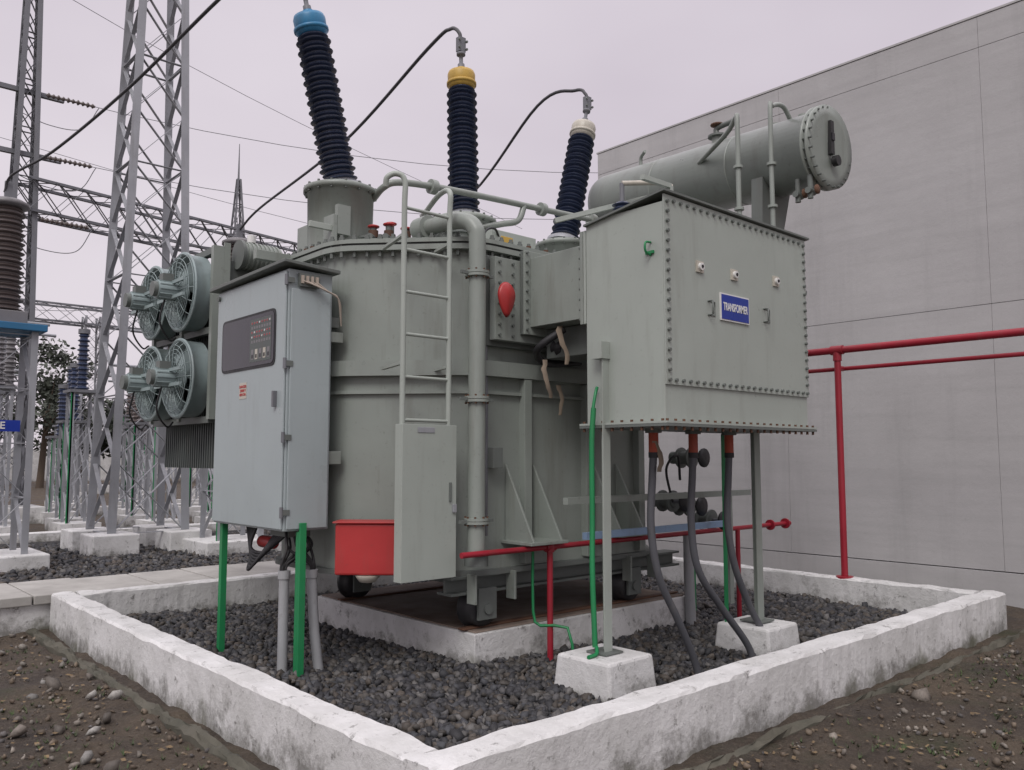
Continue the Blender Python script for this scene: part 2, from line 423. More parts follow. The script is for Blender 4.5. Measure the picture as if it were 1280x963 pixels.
b=MB()
jitterbox(b,(1.97,2.2,-.3),(2.06,9.1,-.025),'conc',.07,.025)
jitterbox(b,(2.3,2.71,-.3),(9.6,2.78,-.042),'conc',.07,.025)
b.build('drain_edging')
b=MB(); x=-4.0
b.box((-4,9.08,-.2),(8.7,10.12,.2),'ww')
while x<8.6:
    ww=.6+random.uniform(-.01,.01); dz=random.uniform(-.008,.008)
    b.box((x+.008,9.03,.203),(x+ww-.008,10.15,.285+dz),'slab'); x+=ww
b.build('walkway',bevel=.008)
b=MB(); 
b.box((PL[0],PL[1],-.2),(PL[2],PL[3],.27),'ww'); b.box((PL[0]+.03,PL[1]+.03,.27),(PL[2]-.03,PL[3]-.03,.283),'plinthtop')
for y in(5.1,6.9): b.box((PL[0]-.02,y-.035,.283),(PL[2],y+.035,.30),'rust')
b.build('transformer_plinth',bevel=.012)

# ---------------------------------------------------------------- TRANSFORMER
T=empty('power_transformer')
TT=3.27
poly=[(3.36,5.82),(4.12,5.0),(6.2,5.0),(6.95,5.75),(6.95,6.75),(6.2,7.45),(4.12,7.45),(3.36,6.75)]
rp=roundpoly(poly,.16,6)
b=MB(); b.prism(rp,.72,TT,'tank',True); b.build('tank',T)
b=MB()
b.prism(offpoly(rp,.07),TT-.03,TT+.012,'tank'); b.prism(offpoly(rp,.062),TT+.014,TT+.026,'black'); b.prism(offpoly(rp,.075),TT+.028,TT+.06,'tank'); b.prism(offpoly(rp,-.02),TT+.06,TT+.09,'tank')
b.prism(offpoly(rp,.075),2.24,2.36,'tank'); b.prism(offpoly(rp,.035),2.10,2.125,'tank')
b.prism(offpoly(rp,.05),.70,.74,'tdark'); 
op=offpoly(poly,.035)
for i in range(len(op)):
    p=V(op[i]);q=V(op[(i+1)%8]);n=int((q-p).length/.10)
    for k in range(n):
        t=p.lerp(q,(k+.5)/n); b.cyl((t.x,t.y,TT-.075),(t.x,t.y,TT+.105),.015,'tdark',seg=6,smooth=False); b.cyl((t.x,t.y,TT+.062),(t.x,t.y,TT+.085),.022,'rust' if random.random()<.2 else 'tdark',seg=6,smooth=False)
b.build('tank_flange',T)
b=MB()
for X in(4.62,5.35,6.05): b.box((X-.04,4.93,.76),(X+.04,5.01,2.235),'tank')
for X in(4.42,4.72,5.45,5.75):
    b.add([(X,4.99,1.55),(X,4.99,.95),(X,4.66,.95),(X+.02,4.99,1.55),(X+.02,4.99,.95),(X+.02,4.66,.95)],[(0,1,2),(5,4,3),(0,3,4,1),(1,4,5,2),(2,5,3,0)],'tank')
b.box((4.38,4.64,.93),(4.78,4.995,.955),'tank'); b.box((5.41,4.64,.93),(5.81,4.995,.955),'tank')
b.box((3.24,5.75,2.62),(3.34,5.85,2.70),'tdark'); b.box((3.24,5.72,1.55),(3.36,5.84,1.65),'tank'); b.box((3.24,5.72,2.5),(3.36,5.80,2.58),'tank')
b.tube([(4.2,4.975,2.9),(4.2,4.96,2.0),(4.2,4.96,1.0)],.012,'galvd',6,1)
b.tube([(4.25,4.96,3.1),(4.27,4.9,2.9),(4.32,4.93,2.75),(4.3,4.97,2.5)],.01,'black',6)
b.box((4.2,4.88,1.52),(4.30,4.99,1.68),'tdark')
b.build('tank_stiffeners',T,bevel=.004)
b=MB()
for y in(5.1,6.9): 
    b.box((3.9,y-.09,.56),(6.7,y+.09,.58),'tdark');b.box((3.9,y-.09,.68),(6.7,y+.09,.70),'tdark');b.box((3.9,y-.012,.58),(6.7,y+.012,.68),'tdark')
for X in(4.24,6.0,): b.box((X-.1,5.2,.60),(X+.1,6.8,.70),'tdark')
for X in(4.05,4.45,5.85,6.2):
    b.box((X-.01,4.90,.50),(X+.01,5.00,.72),'tank')
b.build('underbase',T,bevel=.003)
b=MB()
for X in(4.24,6.0):
    for y in(5.1,6.9):
        b.lathe((X,y-.07,.44),(0,1,0),[(.06,-.01),(.12,0),(.14,.01),(.14,.10),(.165,.105),(.165,.14),(.05,.145)],'black',24)
        for sy in(-.10,.10): b.box((X-.09,y+sy-.012,.36),(X+.09,y+sy+.012,.60),'tdark')
        b.cyl((X,y-.13,.44),(X,y+.13,.44),.04,'tdark')
b.build('wheels',T)

def insul(b,p,d,L,r0,r1,n,mat,core=.66,seg=28):
    prof=[(r0*core,0)]
    for i in range(n):
        h=L*(i+.15)/n; dh=L/n; r=r0+(r1-r0)*i/n; k=1.0 if i%2==0 else .88
        prof+=[(r*core,h),(r*k*.97,h+dh*.22),(r*k,h+dh*.34),(r*core,h+dh*.72)]
    prof.append((r1*core,L)); b.lathe(p,d,prof,mat,seg,False)
for nm,X,tx,capm in(('a',3.64,3.36,'bluecap'),('b',5.02,5.02,'yelcap'),('c',6.42,6.78,'crmcap')):
    b=MB(); Y=6.28
    base=V((X,Y,TT+.08)); top=V((tx,Y+.05,5.26)); tt=V((X,Y,3.95))
    d=(top-tt).normalized()
    R=.285
    H=tt.z-base.z
    b.lathe(base,tt-base,[(R-.01,0),(R,H-.07),(R+.035,H-.068),(R+.035,H-.045),(R+.035,H-.03),(R-.02,H-.005),(.17,H)],'tank' if nm!='b' else 'box',32)
    for i in range(16):
        t=2*math.pi*i/16; q=base+V((math.cos(t)*(R+.018),math.sin(t)*(R+.018),H-.085)); b.cyl(q,q+V((0,0,.075)),.011,'tdark',seg=6)
    b.box((X-.2,Y-R-.02,base.z+.1),(X-.08,Y-R+.03,base.z+.35),'tank')
    b.lathe(tt,d,[(.19,-.02),(.19,.02),(.15,.03),(.13,.07)],'galv',24)
    insul(b,tt+d*.05,d,1.29,.160,.152,30,'porc',.7)
    ct_=tt+d*1.34
    b.lathe(ct_,d,[(.11,0),(.135,.02),(.14,.14),(.13,.17),(.05,.19),(.045,.22)],capm,24)
    b.lathe(ct_+d*.03,d,[(.136,0),(.15,.005),(.15,.03),(.136,.035)],capm,24)
    b.lathe(ct_+d*.21,d,[(.035,0),(.035,.05),(.02,.06),(.02,.14),(.045,.145),(.045,.17),(.02,.175),(.02,.24)],'galvd',12)
    b.box(tuple(ct_+d*.42-V((.04,.03,.03))),tuple(ct_+d*.42+V((.04,.03,.12))),'galvd')
    b.bolts(ct_+d*.42+V((-.045,-.03,0)),ct_+d*.42+V((.045,-.03,0)),2,(0,-1,0)); b.bolts(ct_+d*.42+V((-.045,-.03,.08)),ct_+d*.42+V((.045,-.03,.08)),2,(0,-1,0))
    b.build('high_voltage_bushing_'+nm,T)
b=MB(); z0=TT+.08
for X,Y,h in((4.1,5.45,.12),(4.35,5.5,.16),(5.6,5.5,.1),(3.75,6.0,.1)):
    b.cyl((X,Y,z0),(X,Y,z0+h),.07,'tank'); b.cyl((X,Y,z0+h),(X,Y,z0+h+.02),.1,'tdark')
for X,Y,h in((3.70,5.84,.16),(3.80,5.76,.18),(3.92,5.68,.15),(3.88,5.85,.22)):
    b.cyl((X,Y,z0),(X,Y,z0+h),.028,'tdark'); b.lathe((X,Y,z0+h),(0,0,1),[(.02,0),(.05,.008),(.05,.02),(.02,.03)],'red',14)
    b.cyl((X-.07,Y-.05,z0+.07),(X+.07,Y+.05,z0+.07),.03,'tdark'); b.cyl((X,Y,z0+.08),(X,Y,z0+.14),.042,'rust',seg=10)
b.box((3.40,5.98,z0),(3.44,6.6,z0+.26),'tank'); b.box((2.98,6.5,3.26),(3.42,6.56,3.34),'tank'); b.box((3.2,6.0,z0+.12),(3.44,6.03,z0+.17),'box')
b.box((4.75,5.55,z0),(5.3,5.9,z0+.3),'box'); b.box((4.86,5.54,z0+.16),(5.0,5.549,z0+.25),'yelcap')
b.tube([(4.5,5.4,z0),(4.55,5.4,z0+.2),(4.75,5.5,z0+.28),(4.9,5.6,z0+.2)],.012,'black',6)
b.build('cover_fittings',T,bevel=.004)
b=MB()
b.tube([(3.86,6.1,3.86),(3.84,5.92,3.91),(3.92,5.82,3.95),(4.3,5.8,3.99),(5.0,5.8,4.03),(5.9,5.8,4.07),(6.8,5.8,4.12),(7.25,5.75,4.18)],.030,'tank',12,6)
b.tube([(5.02,6.0,3.80),(5.15,5.86,3.83),(5.3,5.8,3.88),(5.38,5.8,4.04)],.030,'tank')
b.tube([(6.42,6.0,3.80),(6.42,5.86,3.9),(6.45,5.8,4.08)],.028,'tank')
for X,zf_ in((4.28,3.985),(5.62,4.055),(6.35,4.09)): b.cyl((X-.03,5.8,zf_),(X+.03,5.8,zf_),.065,'tank')
b.build('gas_pipe',T)
b=MB(); px,py=4.0,4.84
b.tube([(px,py,.86),(px,py,1.5),(px,py,2.5),(px,py,3.22),(px-.01,py+.02,3.36),(px-.04,py+.1,3.43),(px-.07,py+.25,3.45),(px-.1,py+.5,3.45)],.066,'tank',20,6)
for z in(3.00,2.04,1.13,): b.cyl((px,py,z-.022),(px,py,z-.002),.095,'tank',seg=24); b.cyl((px,py,z+.002),(px,py,z+.022),.095,'tank',seg=24); b.box((px-.16,py-.01,z-.012),(px+.16,py+.01,z+.012),'tdark')
for z in(3.00,2.04,1.13):
    for i in range(8):
        t=i*math.pi/4; b.cyl((px+math.cos(t)*.083,py+math.sin(t)*.083,z-.035),(px+math.cos(t)*.083,py+math.sin(t)*.083,z+.035),.008,'rust',seg=6)
b.cyl((px,py,.80),(px,py,.88),.09,'tdark')
b.cyl((px-.1,py+.48,3.45),(px-.1,py+.62,3.45),.1,'tank')
b.build('oil_pipe',T)
b=MB(); b.lathe((4.22,4.78,2.85),(0,-1,0),[(.01,0),(.075,.01),(.09,.03),(.075,.05),(.01,.06)],'red',28)
ob=b.build('tell_tale_flag',T)
for v in ob.data.vertices:
    dz=v.co.z-2.85
    if dz<0:
        v.co.x=4.22+(v.co.x-4.22)*(1-min(1,-dz/.095)*.35); v.co.z=2.85+dz*1.9
    else: v.co.z=2.85+dz*1.2
b=MB(); lx0,lx1,ly=3.385,3.80,4.93
b.tube([(lx0-.10,ly+.1,3.58),(lx0-.10,ly+.08,3.64),(lx0-.05,ly+.04,3.67),(lx0,ly,3.62),(lx0,ly,3.4),(lx0,ly,2.6),(lx0,ly,.85)],.021,'box',10,6)
b.tube([(lx1+.28,ly+.75,3.66),(lx1+.14,ly+.5,3.61),(lx1+.05,ly+.2,3.66),(lx1,ly,3.62),(lx1,ly,3.4),(lx1,ly,2.6),(lx1,ly,.85)],.021,'box',10,6)
for X in(lx0,lx1):
    for z in(3.22,2.28): b.beam((X,ly,z),(X+.12,ly+.45,z),.03,.02,'box')
for i in range(9):
    z=3.42-i*.31; b.cyl((lx0,ly,z),(lx1,ly,z),.013,'box',seg=10)
b.build('ladder',T)
b=MB(); b.box((lx0-.03,ly-.05,.73),(lx1+.04,ly-.035,1.84),'box'); b.box((lx0-.03,ly-.035,.73),(lx0-.015,ly+.04,1.84),'box'); b.box((lx1+.025,ly-.035,.73),(lx1+.04,ly+.04,1.84),'box')
b.box((lx1-.03,ly-.062,1.28),(lx1-.01,ly-.05,1.42),'tdark'); b.box((lx0+.1,ly-.055,1.78),(lx0+.25,ly-.05,1.82),'galv'); b.box((lx1+.0,ly-.07,1.2),(lx1+.03,ly-.05,1.26),'galv')
b.build('anti_climb_plate',T,bevel=.004)
b=MB(); y=7.62
while y<8.95:
    b.box((3.16,y,1.5),(5.3,y+.018,3.4),'fin'); y+=.055
b.cyl((3.3,7.6,3.32),(3.3,9.0,3.32),.07,'tank');b.cyl((3.3,7.6,1.6),(3.3,9.0,1.6),.07,'tank')
b.build('radiator_fins',T)
b=MB()
for yy in(7.47,8.2,8.98): b.box((3.0,yy-.03,1.95),(3.10,yy+.03,3.56),'tank')
for z in(1.95,2.78,3.53): b.box((3.02,7.501,z-.03),(3.08,8.95,z+.03),'tdark')
b.box((3.101,7.44,1.9),(3.16,7.46,3.6),'tank'); b.box((3.161,7.50,1.6),(3.6,7.52,3.45),'tdark')
b.tube([(3.5,7.7,3.40),(3.7,7.55,3.45),(3.9,7.4,3.47),(4.1,7.2,3.47)],.09,'tank',16)
b.cyl((3.25,7.42,3.50),(3.62,7.42,3.50),.12,'tank',seg=20); b.cyl((3.22,7.42,3.50),(3.25,7.42,3.50),.14,'tdark',seg=20)
for i in range(8): b.cyl((3.28+i*.042,7.42,3.50),(3.295+i*.042,7.42,3.50),.133,'tank',seg=20)
b.cyl((3.35,7.42,3.63),(3.35,7.42,3.70),.04,'white',seg=12)
b.build('radiator_frame',T)
def fan(b,x,y,z,r=.36):
    b.lathe((x+.2,y,z),(-1,0,0),[(r,0),(r,.16),(r+.02,.165),(r+.02,.18),(r-.015,.18),(r-.015,.0)],'fan',36)
    for rr in(r,.31,.27,.23,.19,.15,.11):
        pts=[(x-.02+(.03 if rr==r else 0),y+math.cos(t)*rr,z+math.sin(t)*rr) for t in np.linspace(0,2*math.pi,29)]
        b.tube(pts,.004,'fan',4,1)
    for i in range(16):
        t=2*math.pi*i/16; b.tube([(x-.03,y+math.cos(t)*.09,z+math.sin(t)*.09),(x-.02,y+math.cos(t)*r*.8,z+math.sin(t)*r*.8),(x+.04,y+math.cos(t)*r,z+math.sin(t)*r)],.004,'fan',4,3)
    for i in range(6):
        t=2*math.pi*i/6; vs=[]
        for rr,wd in((.07,.06),(.2,.13),(.33,.18)):
            for sgn in(-1,1):
                tt=t+sgn*wd/rr*.5; vs.append((x+.1+sgn*.035,y+math.cos(tt)*rr,z+math.sin(tt)*rr))
        b.add(vs,[(0,1,3,2),(2,3,5,4)],'fan',True)
    b.cyl((x-.20,y,z),(x+.08,y,z),.085,'fan',seg=20); b.cyl((x-.24,y,z),(x-.20,y,z),.07,'tdark',seg=20)
    for i in range(12):
        t=2*math.pi*i/12; b.box((x-.19,y+math.cos(t)*.088-.005,z+math.sin(t)*.088-.005),(x-.0,y+math.cos(t)*.088+.005,z+math.sin(t)*.088+.005),'fan')
    b.box((x-.16,y-.05,z+.08),(x-.06,y+.05,z+.15),'tdark')
    b.beam((x-.07,y-r*.9,z-.07),(x-.07,y+r*.9,z-.07),.02,.03,'fan'); b.beam((x-.07,y-r*.9,z+.07),(x-.07,y+r*.9,z+.07),.02,.03,'fan')
    b.tube([(x-.12,y,z-.08),(x-.14,y+.05,z-.3),(x-.02,y+.12,z-.45),(x+.1,y+.3,z-.4)],.009,'black',6)
k=0
for y in(7.86,8.62):
    for z in(3.16,2.34):
        b=MB(); fan(b,2.84,y,z); b.build('cooling_fan_%s'%'abcd'[k],T); k+=1
b=MB()
b.box((4.52,4.2,2.64),(6.2,4.80,3.20),'tank'); b.box((4.45,4.13,2.58),(6.28,4.155,3.28),'box'); b.box((4.45,4.16,2.58),(6.28,4.19,3.28),'tank')
b.box((4.46,4.8,2.58),(6.26,4.825,3.26),'tank');b.box((4.46,4.83,2.58),(6.26,4.855,3.26),'tdark')
b.box((4.2,4.86,2.52),(6.3,4.93,3.18),'tank'); b.box((4.16,4.94,2.48),(6.34,5.02,3.2),'tdark')
b.bolts((4.475,4.13,2.62),(4.475,4.13,3.24),9,(0,-1,0)); b.bolts((4.24,4.86,2.56),(4.24,4.86,3.14),8,(0,-1,0)); b.bolts((4.38,4.86,2.56),(4.38,4.86,3.14),8,(0,-1,0))
for z in np.linspace(2.62,3.24,9): b.cyl((4.47,4.11,z),(4.47,4.21,z),.011,'tdark',seg=6); b.cyl((4.48,4.78,z),(4.48,4.88,z),.011,'tdark',seg=6)
for X in np.linspace(4.6,6.1,12): b.cyl((X,4.11,3.26),(X,4.21,3.26),.011,'tdark',seg=6)
b.box((4.7,4.25,2.40),(5.6,4.8,2.635),'tdark')
for X in(4.75,5.0,5.25): b.lathe((X,4.75,2.5),(-.2,-1,-.3),[(.05,0),(.07,.03),(.05,.06),(.07,.09),(.04,.13)],'black',12)
b.tube([(4.6,4.5,2.6),(4.5,4.7,2.45),(4.8,4.9,2.38),(5.2,4.9,2.42)],.03,'black',8)
b.build('cable_duct',T,bevel=.004)
b=MB(); X0,X1,Y0,Y1,Z0,Z1=4.45,6.32,3.42,4.125,1.84,3.40
b.box((X0,Y0,Z0),(X1,Y1,Z1-.06),'box')
b.build('cable_box',T,bevel=.006)
b=MB()
b.add([(X0-.03,Y0-.04,Z1),(X1+.04,Y0-.04,Z1),(X1+.04,Y1,Z1-.10),(X0-.03,Y1,Z1-.10),(X0-.03,Y0-.04,Z1+.015),(X1+.04,Y0-.04,Z1+.015),(X1+.04,Y1,Z1-.085),(X0-.03,Y1,Z1-.085)],[(0,3,2,1),(4,5,6,7),(0,1,5,4),(1,2,6,5),(2,3,7,6),(3,0,4,7)],'tdark')
b.box((X0+.0,Y0-.014,2.09),(X1+.005,Y0-.002,Z1-.012),'box')
fy=Y0-.014
b.bolts((X0+.03,fy,2.12),(X0+.03,fy,Z1-.06),19,(0,-1,0)); b.bolts((X1-.03,fy,2.12),(X1-.03,fy,Z1-.06),19,(0,-1,0))
b.bolts((X0+.1,fy,2.12),(X1-.1,fy,2.12),22,(0,-1,0)); b.bolts((X0+.1,fy,Z1-.05),(X1-.1,fy,Z1-.05),22,(0,-1,0))
b.box((X0-.05,Y0-.05,Z0-.03),(X1+.05,Y1+.03,Z0-.012),'tdark'); b.box((X0-.05,Y0-.05,Z0-.010),(X1+.05,Y1+.03,Z0+.004),'box')
for X in np.linspace(X0-.02,X1+.02,22): b.cyl((X,Y0-.03,Z0-.055),(X,Y0-.03,Z0+.02),.011,'rust',seg=6)
for Y in np.linspace(Y0,Y1,9): b.cyl((X0-.03,Y,Z0-.055),(X0-.03,Y,Z0+.02),.011,'rust',seg=6)
for X,z in((4.84,2.94),(5.27,2.945),(5.85,2.98)):
    b.box((X-.04,fy-.012,z-.04),(X+.04,fy-.0,z+.04),'crmcap'); b.cyl((X,fy-.03,z),(X,fy-.01,z),.026,'white',seg=14); b.cyl((X,fy-.036,z),(X,fy-.03,z),.012,'black',seg=10)
for X,z in((4.99,2.66),(5.72,2.69)):
    b.tube([(X-.05,fy,z-.05),(X-.05,fy-.04,z-.05),(X-.05,fy-.04,z+.05),(X-.05,fy,z+.05)],.007,'tdark',6,1)
    b.tube([(X-.05,fy-.003,z-.05),(X+.03,fy-.003,z-.05),(X+.03,fy-.003,z+.05),(X-.05,fy-.003,z+.05)],.005,'tdark',6,1)
b.tube([(X0-.005,3.52,2.98),(X0-.06,3.52,3.0),(X0-.06,3.52,3.06),(X0-.005,3.52,3.07)],.008,'green',8,3); b.box((X0-.015,3.49,2.99),(X0-.002,3.56,3.01),'green')
b.box((X1+.02,fy+.02,2.95),(X1+.06,fy+.05,2.98),'tdark')
b.build('cable_box_fittings',T)
b=MB(); b.box((5.08,fy-.012,2.59),(5.45,fy-.001,2.79),'white'); b.box((5.09,fy-.015,2.60),(5.44,fy-.0125,2.78),'bluesign'); b.build('nameplate',T)
t_=text('nameplate_text','TRANSFORMER',(5.265,fy-.0165,2.69),.048,'white',(math.radians(90),0,0),T); t_.scale=(.95,1.7,1)
b=MB()
insul(b,(4.66,3.95,3.33),(0,0,1),.16,.1,.07,5,'porc'); b.cyl((4.66,3.95,3.48),(4.66,3.95,3.64),.018,'galvd')
b.tube([(4.66,3.95,3.64),(4.9,3.8,3.66),(5.0,3.75,3.64)],.02,'crmcap',8)
for a_,c_ in(((4.98,3.75,3.36),(4.98,3.75,3.64)),((5.0,3.75,3.52),(5.75,3.75,3.52)),((5.75,3.75,3.36),(5.75,3.75,3.54)),((4.98,3.75,3.64),(4.66,3.76,3.64)),((4.3,4.3,3.36),(4.98,3.9,3.60))):
    b.beam(a_,c_,.035,.035,'box')
b.build('box_top_fittings',T)
b=MB()
b.angle((4.42,3.95,.26),(4.42,3.95,2.38),.075,'box',up=(0,1,0)); b.box((4.33,3.86,.26),(4.51,4.04,.272),'tdark'); b.box((4.36,3.9,2.3),(4.448,4.0,2.42),'box')
b.angle((6.2,3.86,.26),(6.2,3.86,1.81),.085,'tank',up=(0,1,0)); b.box((6.1,3.76,.26),(6.3,3.96,.272),'tdark')
b.build('cable_box_legs',T)
b=MB()
b.tube([(4.355,3.98,.3),(4.345,3.99,.8),(4.36,4.0,1.2),(4.35,3.99,1.7),(4.36,3.98,1.95)],.020,'green',6)
b.tube([(4.35,3.98,1.93),(4.38,3.98,2.05),(4.42,4.0,2.1)],.012,'green',6)
b.tube([(4.36,3.97,.3),(4.30,3.92,.27),(4.2,3.9,.268)],.014,'green',6)
b.tube([(4.6,4.86,.9),(4.6,4.86,.4),(4.62,4.8,.29),(4.72,4.6,.29),(4.74,4.55,.02)],.012,'green',6,2)
b.box((6.0,4.03,.0),(6.05,4.037,1.8),'green'); b.box((6.9,5.0,.1),(6.95,5.01,1.9),'green')
b.build('earthing_strip',T)
b=MB()
A=V((7.28,3.66,4.50));B_=V((7.42,6.55,4.62)); d=(B_-A).normalized(); L=(B_-A).length
b.lathe(A,d,[(.355,0),(.355,.03),(.395,.031),(.395,.055),(.355,.056),(.355,L-.1),(.33,L-.03),(.2,L)],'tank',48)
b.lathe(A-d*.03,d,[(.30,.0),(.395,.002),(.395,.026)],'tank',48)
for q_ in(.9,1.9): b.lathe(A+d*q_,d,[(.355,0),(.358,.003),(.358,.012),(.355,.015)],'tank',48)
for i in range(26):
    t=2*math.pi*i/26; q=A+V((math.cos(t)*.373,0,math.sin(t)*.373)); b.cyl(q-d*.045,q+d*.07,.010,'tdark',seg=6)
b.box((7.235,3.595,4.42),(7.295,3.632,4.74),'black'); b.box((7.24,3.585,4.55),(7.29,3.6,4.62),'glass')
b.cyl((7.30,3.61,4.36),(7.30,3.56,4.36),.05,'black')
b.build('conservator',T)
b=MB()
for yy in(4.25,5.9):
    b.add([(7.02,yy-.06,4.30),(7.55,yy-.06,4.30),(7.25,yy-.06,3.42),(6.98,yy-.06,3.42),(7.02,yy+.06,4.30),(7.55,yy+.06,4.30),(7.25,yy+.06,3.42),(6.98,yy+.06,3.42)],[(0,1,2,3),(7,6,5,4),(0,4,5,1),(1,5,6,2),(2,6,7,3),(3,7,4,0)],'tdark')
    b.box((6.3,yy-.05,3.30),(7.5,yy+.05,3.42),'tdark')
b.beam((6.6,5.0,3.15),(7.4,4.3,3.36),.08,.08,'tank')
b.tube([(6.62,4.2,3.3),(6.62,4.2,4.0),(6.62,4.2,4.72),(6.66,4.24,4.80),(6.75,4.4,4.72),(7.0,4.9,4.62)],.024,'tank',10,5)
b.tube([(6.78,3.95,3.3),(6.78,3.95,4.74),(6.85,3.97,4.88),(7.1,4.0,4.96),(7.25,4.0,4.85)],.022,'tank',10,5)
for z in(3.9,4.3): b.cyl((6.62,4.2,z-.012),(6.62,4.2,z+.012),.045,'tank');b.cyl((6.78,3.95,z-.012),(6.78,3.95,z+.012),.045,'tank')
b.cyl((7.34,4.9,4.83),(7.34,4.9,4.98),.06,'tank'); b.cyl((7.34,4.9,4.98),(7.34,4.9,5.0),.10,'tdark')
b.tube([(7.34,4.9,5.0),(7.34,4.9,5.08),(7.34,4.7,5.1)],.03,'tdark',8,4); b.lathe((7.34,4.9,5.1),(0,0,1),[(.02,0),(.07,.01),(.07,.025),(.02,.03)],'rust',12)
b.cyl((7.3,3.9,4.83),(7.3,3.9,4.9),.05,'tank');b.cyl((7.3,4.2,4.83),(7.3,4.2,4.9),.05,'tank')
b.tube([(7.3,5.9,4.9),(7.3,5.9,5.02),(7.25,5.8,5.06)],.02,'tank',8,3)
for i,yy in enumerate((3.72,3.86)):
    b.cyl((7.05+.03*i,yy,3.98),(7.05+.03*i,yy,4.2),.025,'tdark'); b.cyl((7.0+.03*i,yy,4.05),(7.12+.03*i,yy,4.05),.03,'tdark')
    b.lathe((7.05+.03*i,yy-.08,4.05),(0,1,0),[(.01,0),(.045,.005),(.045,.02),(.01,.025)],'rust',12)
b.build('conservator_pipework',T)
b=MB()
for tx,ex,ey in((4.80,5.24,3.75),(5.28,5.90,3.71),(5.76,6.16,3.70)):
    b.cyl((tx,3.8,1.80),(tx,3.8,1.64),.036,'sheath'); b.cyl((tx,3.8,1.83),(tx,3.8,1.78),.06,'tdark'); b.cyl((tx,3.8,1.64),(tx,3.8,1.60),.038,'black')
    b.tube([(tx,3.8,1.66),(tx-.02,3.8,1.45),(tx-.03,3.81,1.1),(tx+.04,3.8,.75),(tx+(ex-tx)*.55,3.79,.42),(ex-.04,ey+.02,.12),(ex,ey-.02,-.12)],.028,'cable',12,8)
b.build('power_cable_tails',T)
b=MB()
def rag(x,y,z,h,wd):
    n=9;vs=[]
    for i in range(n):
        t=i/(n-1);ox=.02*math.sin(t*5+x*9)+random.uniform(-.008,.008);oy=.02*math.cos(t*4); w2=wd*(1-.6*t)*random.uniform(.6,1.1)
        vs+=[(x+ox-w2/2,y+oy,z-h*t),(x+ox,y+oy-.03,z-h*t),(x+ox+w2/2,y+oy,z-h*t)]
    b.add(vs,[(i*3+k,i*3+k+1,(i+1)*3+k+1,(i+1)*3+k) for i in range(n-1) for k in(0,1)],'cloth',True)
rag(4.58,4.5,2.62,.30,.08); rag(4.50,4.6,2.36,.3,.06); rag(4.9,4.85,2.2,.25,.05); rag(4.80,3.765,1.72,.22,.06)
b.build('rags',T)
b=MB()
b.beam((4.45,4.35,1.28),(6.9,4.35,1.28),.05,.05,'tank'); b.beam((6.55,4.35,.3),(6.55,4.35,1.3),.06,.06,'tank')
for X,z in((6.3,1.2),(6.55,1.15),(6.9,1.0),(6.6,1.6)):
    b.cyl((X,4.75,z),(X,5.0,z),.06,'tdark'); b.cyl((X,4.76,z),(X,4.78,z),.1,'tdark'); b.cyl((X,4.88,z),(X,4.9,z),.1,'tdark')
    b.lathe((X,4.62,z),(0,1,0),[(.02,0),(.09,.005),(.09,.02),(.02,.025)],'black',16); b.cyl((X,4.64,z),(X,4.76,z),.015,'galvd')
b.tube([(6.2,4.7,1.2),(6.05,4.65,1.5),(6.15,4.6,1.62),(6.25,4.65,1.4)],.012,'black',6)
b.tube([(6.7,4.9,.9),(6.7,4.9,.5),(6.72,4.9,0)],.05,'pvc',12,1)
b.build('drain_valves',T)
for i,(x,y,h) in enumerate(((4.42,3.95,.255),(6.2,3.86,.25))):
    b=MB(); b.add([(x-.25,y-.27,-.1),(x+.27,y-.26,-.1),(x+.27,y+.27,-.1),(x-.26,y+.27,-.1),(x-.23,y-.24,h),(x+.24,y-.23,h),(x+.23,y+.24,h),(x-.24,y+.23,h)],[(0,3,2,1),(4,5,6,7),(0,1,5,4),(1,2,6,5),(2,3,7,6),(3,0,4,7)],'ww')
    b.build('concrete_block' if i==0 else 'concrete_block.%03d'%i,bevel=.02)

# ---------------------------------------------------------------- control cabinet
C=empty('control_cabinet')
b=MB(); cx0,cx1,cy0,cy1,cz0,cz1=2.86,3.24,5.68,6.95,1.06,3.02
b.box((cx0+.012,cy0+.012,cz0),(cx1,cy1,cz1),'cab'); b.build('body',C,bevel=.006)
b=MB(); b.box((cx0-.008,cy0+.02,cz0+.015),(cx0+.009,cy1-.012,cz1-.02),'cab'); b.build('door',C,bevel=.005)
b=MB(); b.box((cx0+.03,cy0-.006,cz0+.015),(cx1-.02,cy0+.009,cz1-.15),'cab'); b.build('side_panel',C,bevel=.005)
b=MB(); o=.06
b.add([(cx0-o,cy0-o,cz1+.03),(cx1+.03,cy0-o,cz1+.0),(cx1+.03,cy1+o,cz1-.0),(cx0-o,cy1+o,cz1+.0),(cx0-o,cy0-o,cz1+.055),(cx1+.03,cy0-o,cz1+.03),(cx1+.03,cy1+o,cz1+.03),(cx0-o,cy1+o,cz1+.03)],[(0,3,2,1),(4,5,6,7),(0,1,5,4),(1,2,6,5),(2,3,7,6),(3,0,4,7)],'tdark')
b.build('roof',C,bevel=.004)
b=MB(); xf=cx0-.008
wy0,wy1,wz0,wz1=5.86,6.80,2.32,2.72
rw=roundpoly([(wy0,wz0),(wy1,wz0),(wy1,wz1),(wy0,wz1)],.05,4)
def prismX(poly,x0,x1,mat):
    n=len(poly);vs=[(x0,y,z) for y,z in poly]+[(x1,y,z) for y,z in poly]
    b.add(vs,[(i,(i+1)%n,n+(i+1)%n,n+i) for i in range(n)]+[tuple(range(n)),tuple(range(n,2*n))],mat)
prismX(roundpoly([(wy0-.02,wz0-.02),(wy1+.02,wz0-.02),(wy1+.02,wz1+.02),(wy0-.02,wz1+.02)],.06,4),xf-.006,xf,'black')
prismX(rw,xf-.009,xf-.0062,'glass')
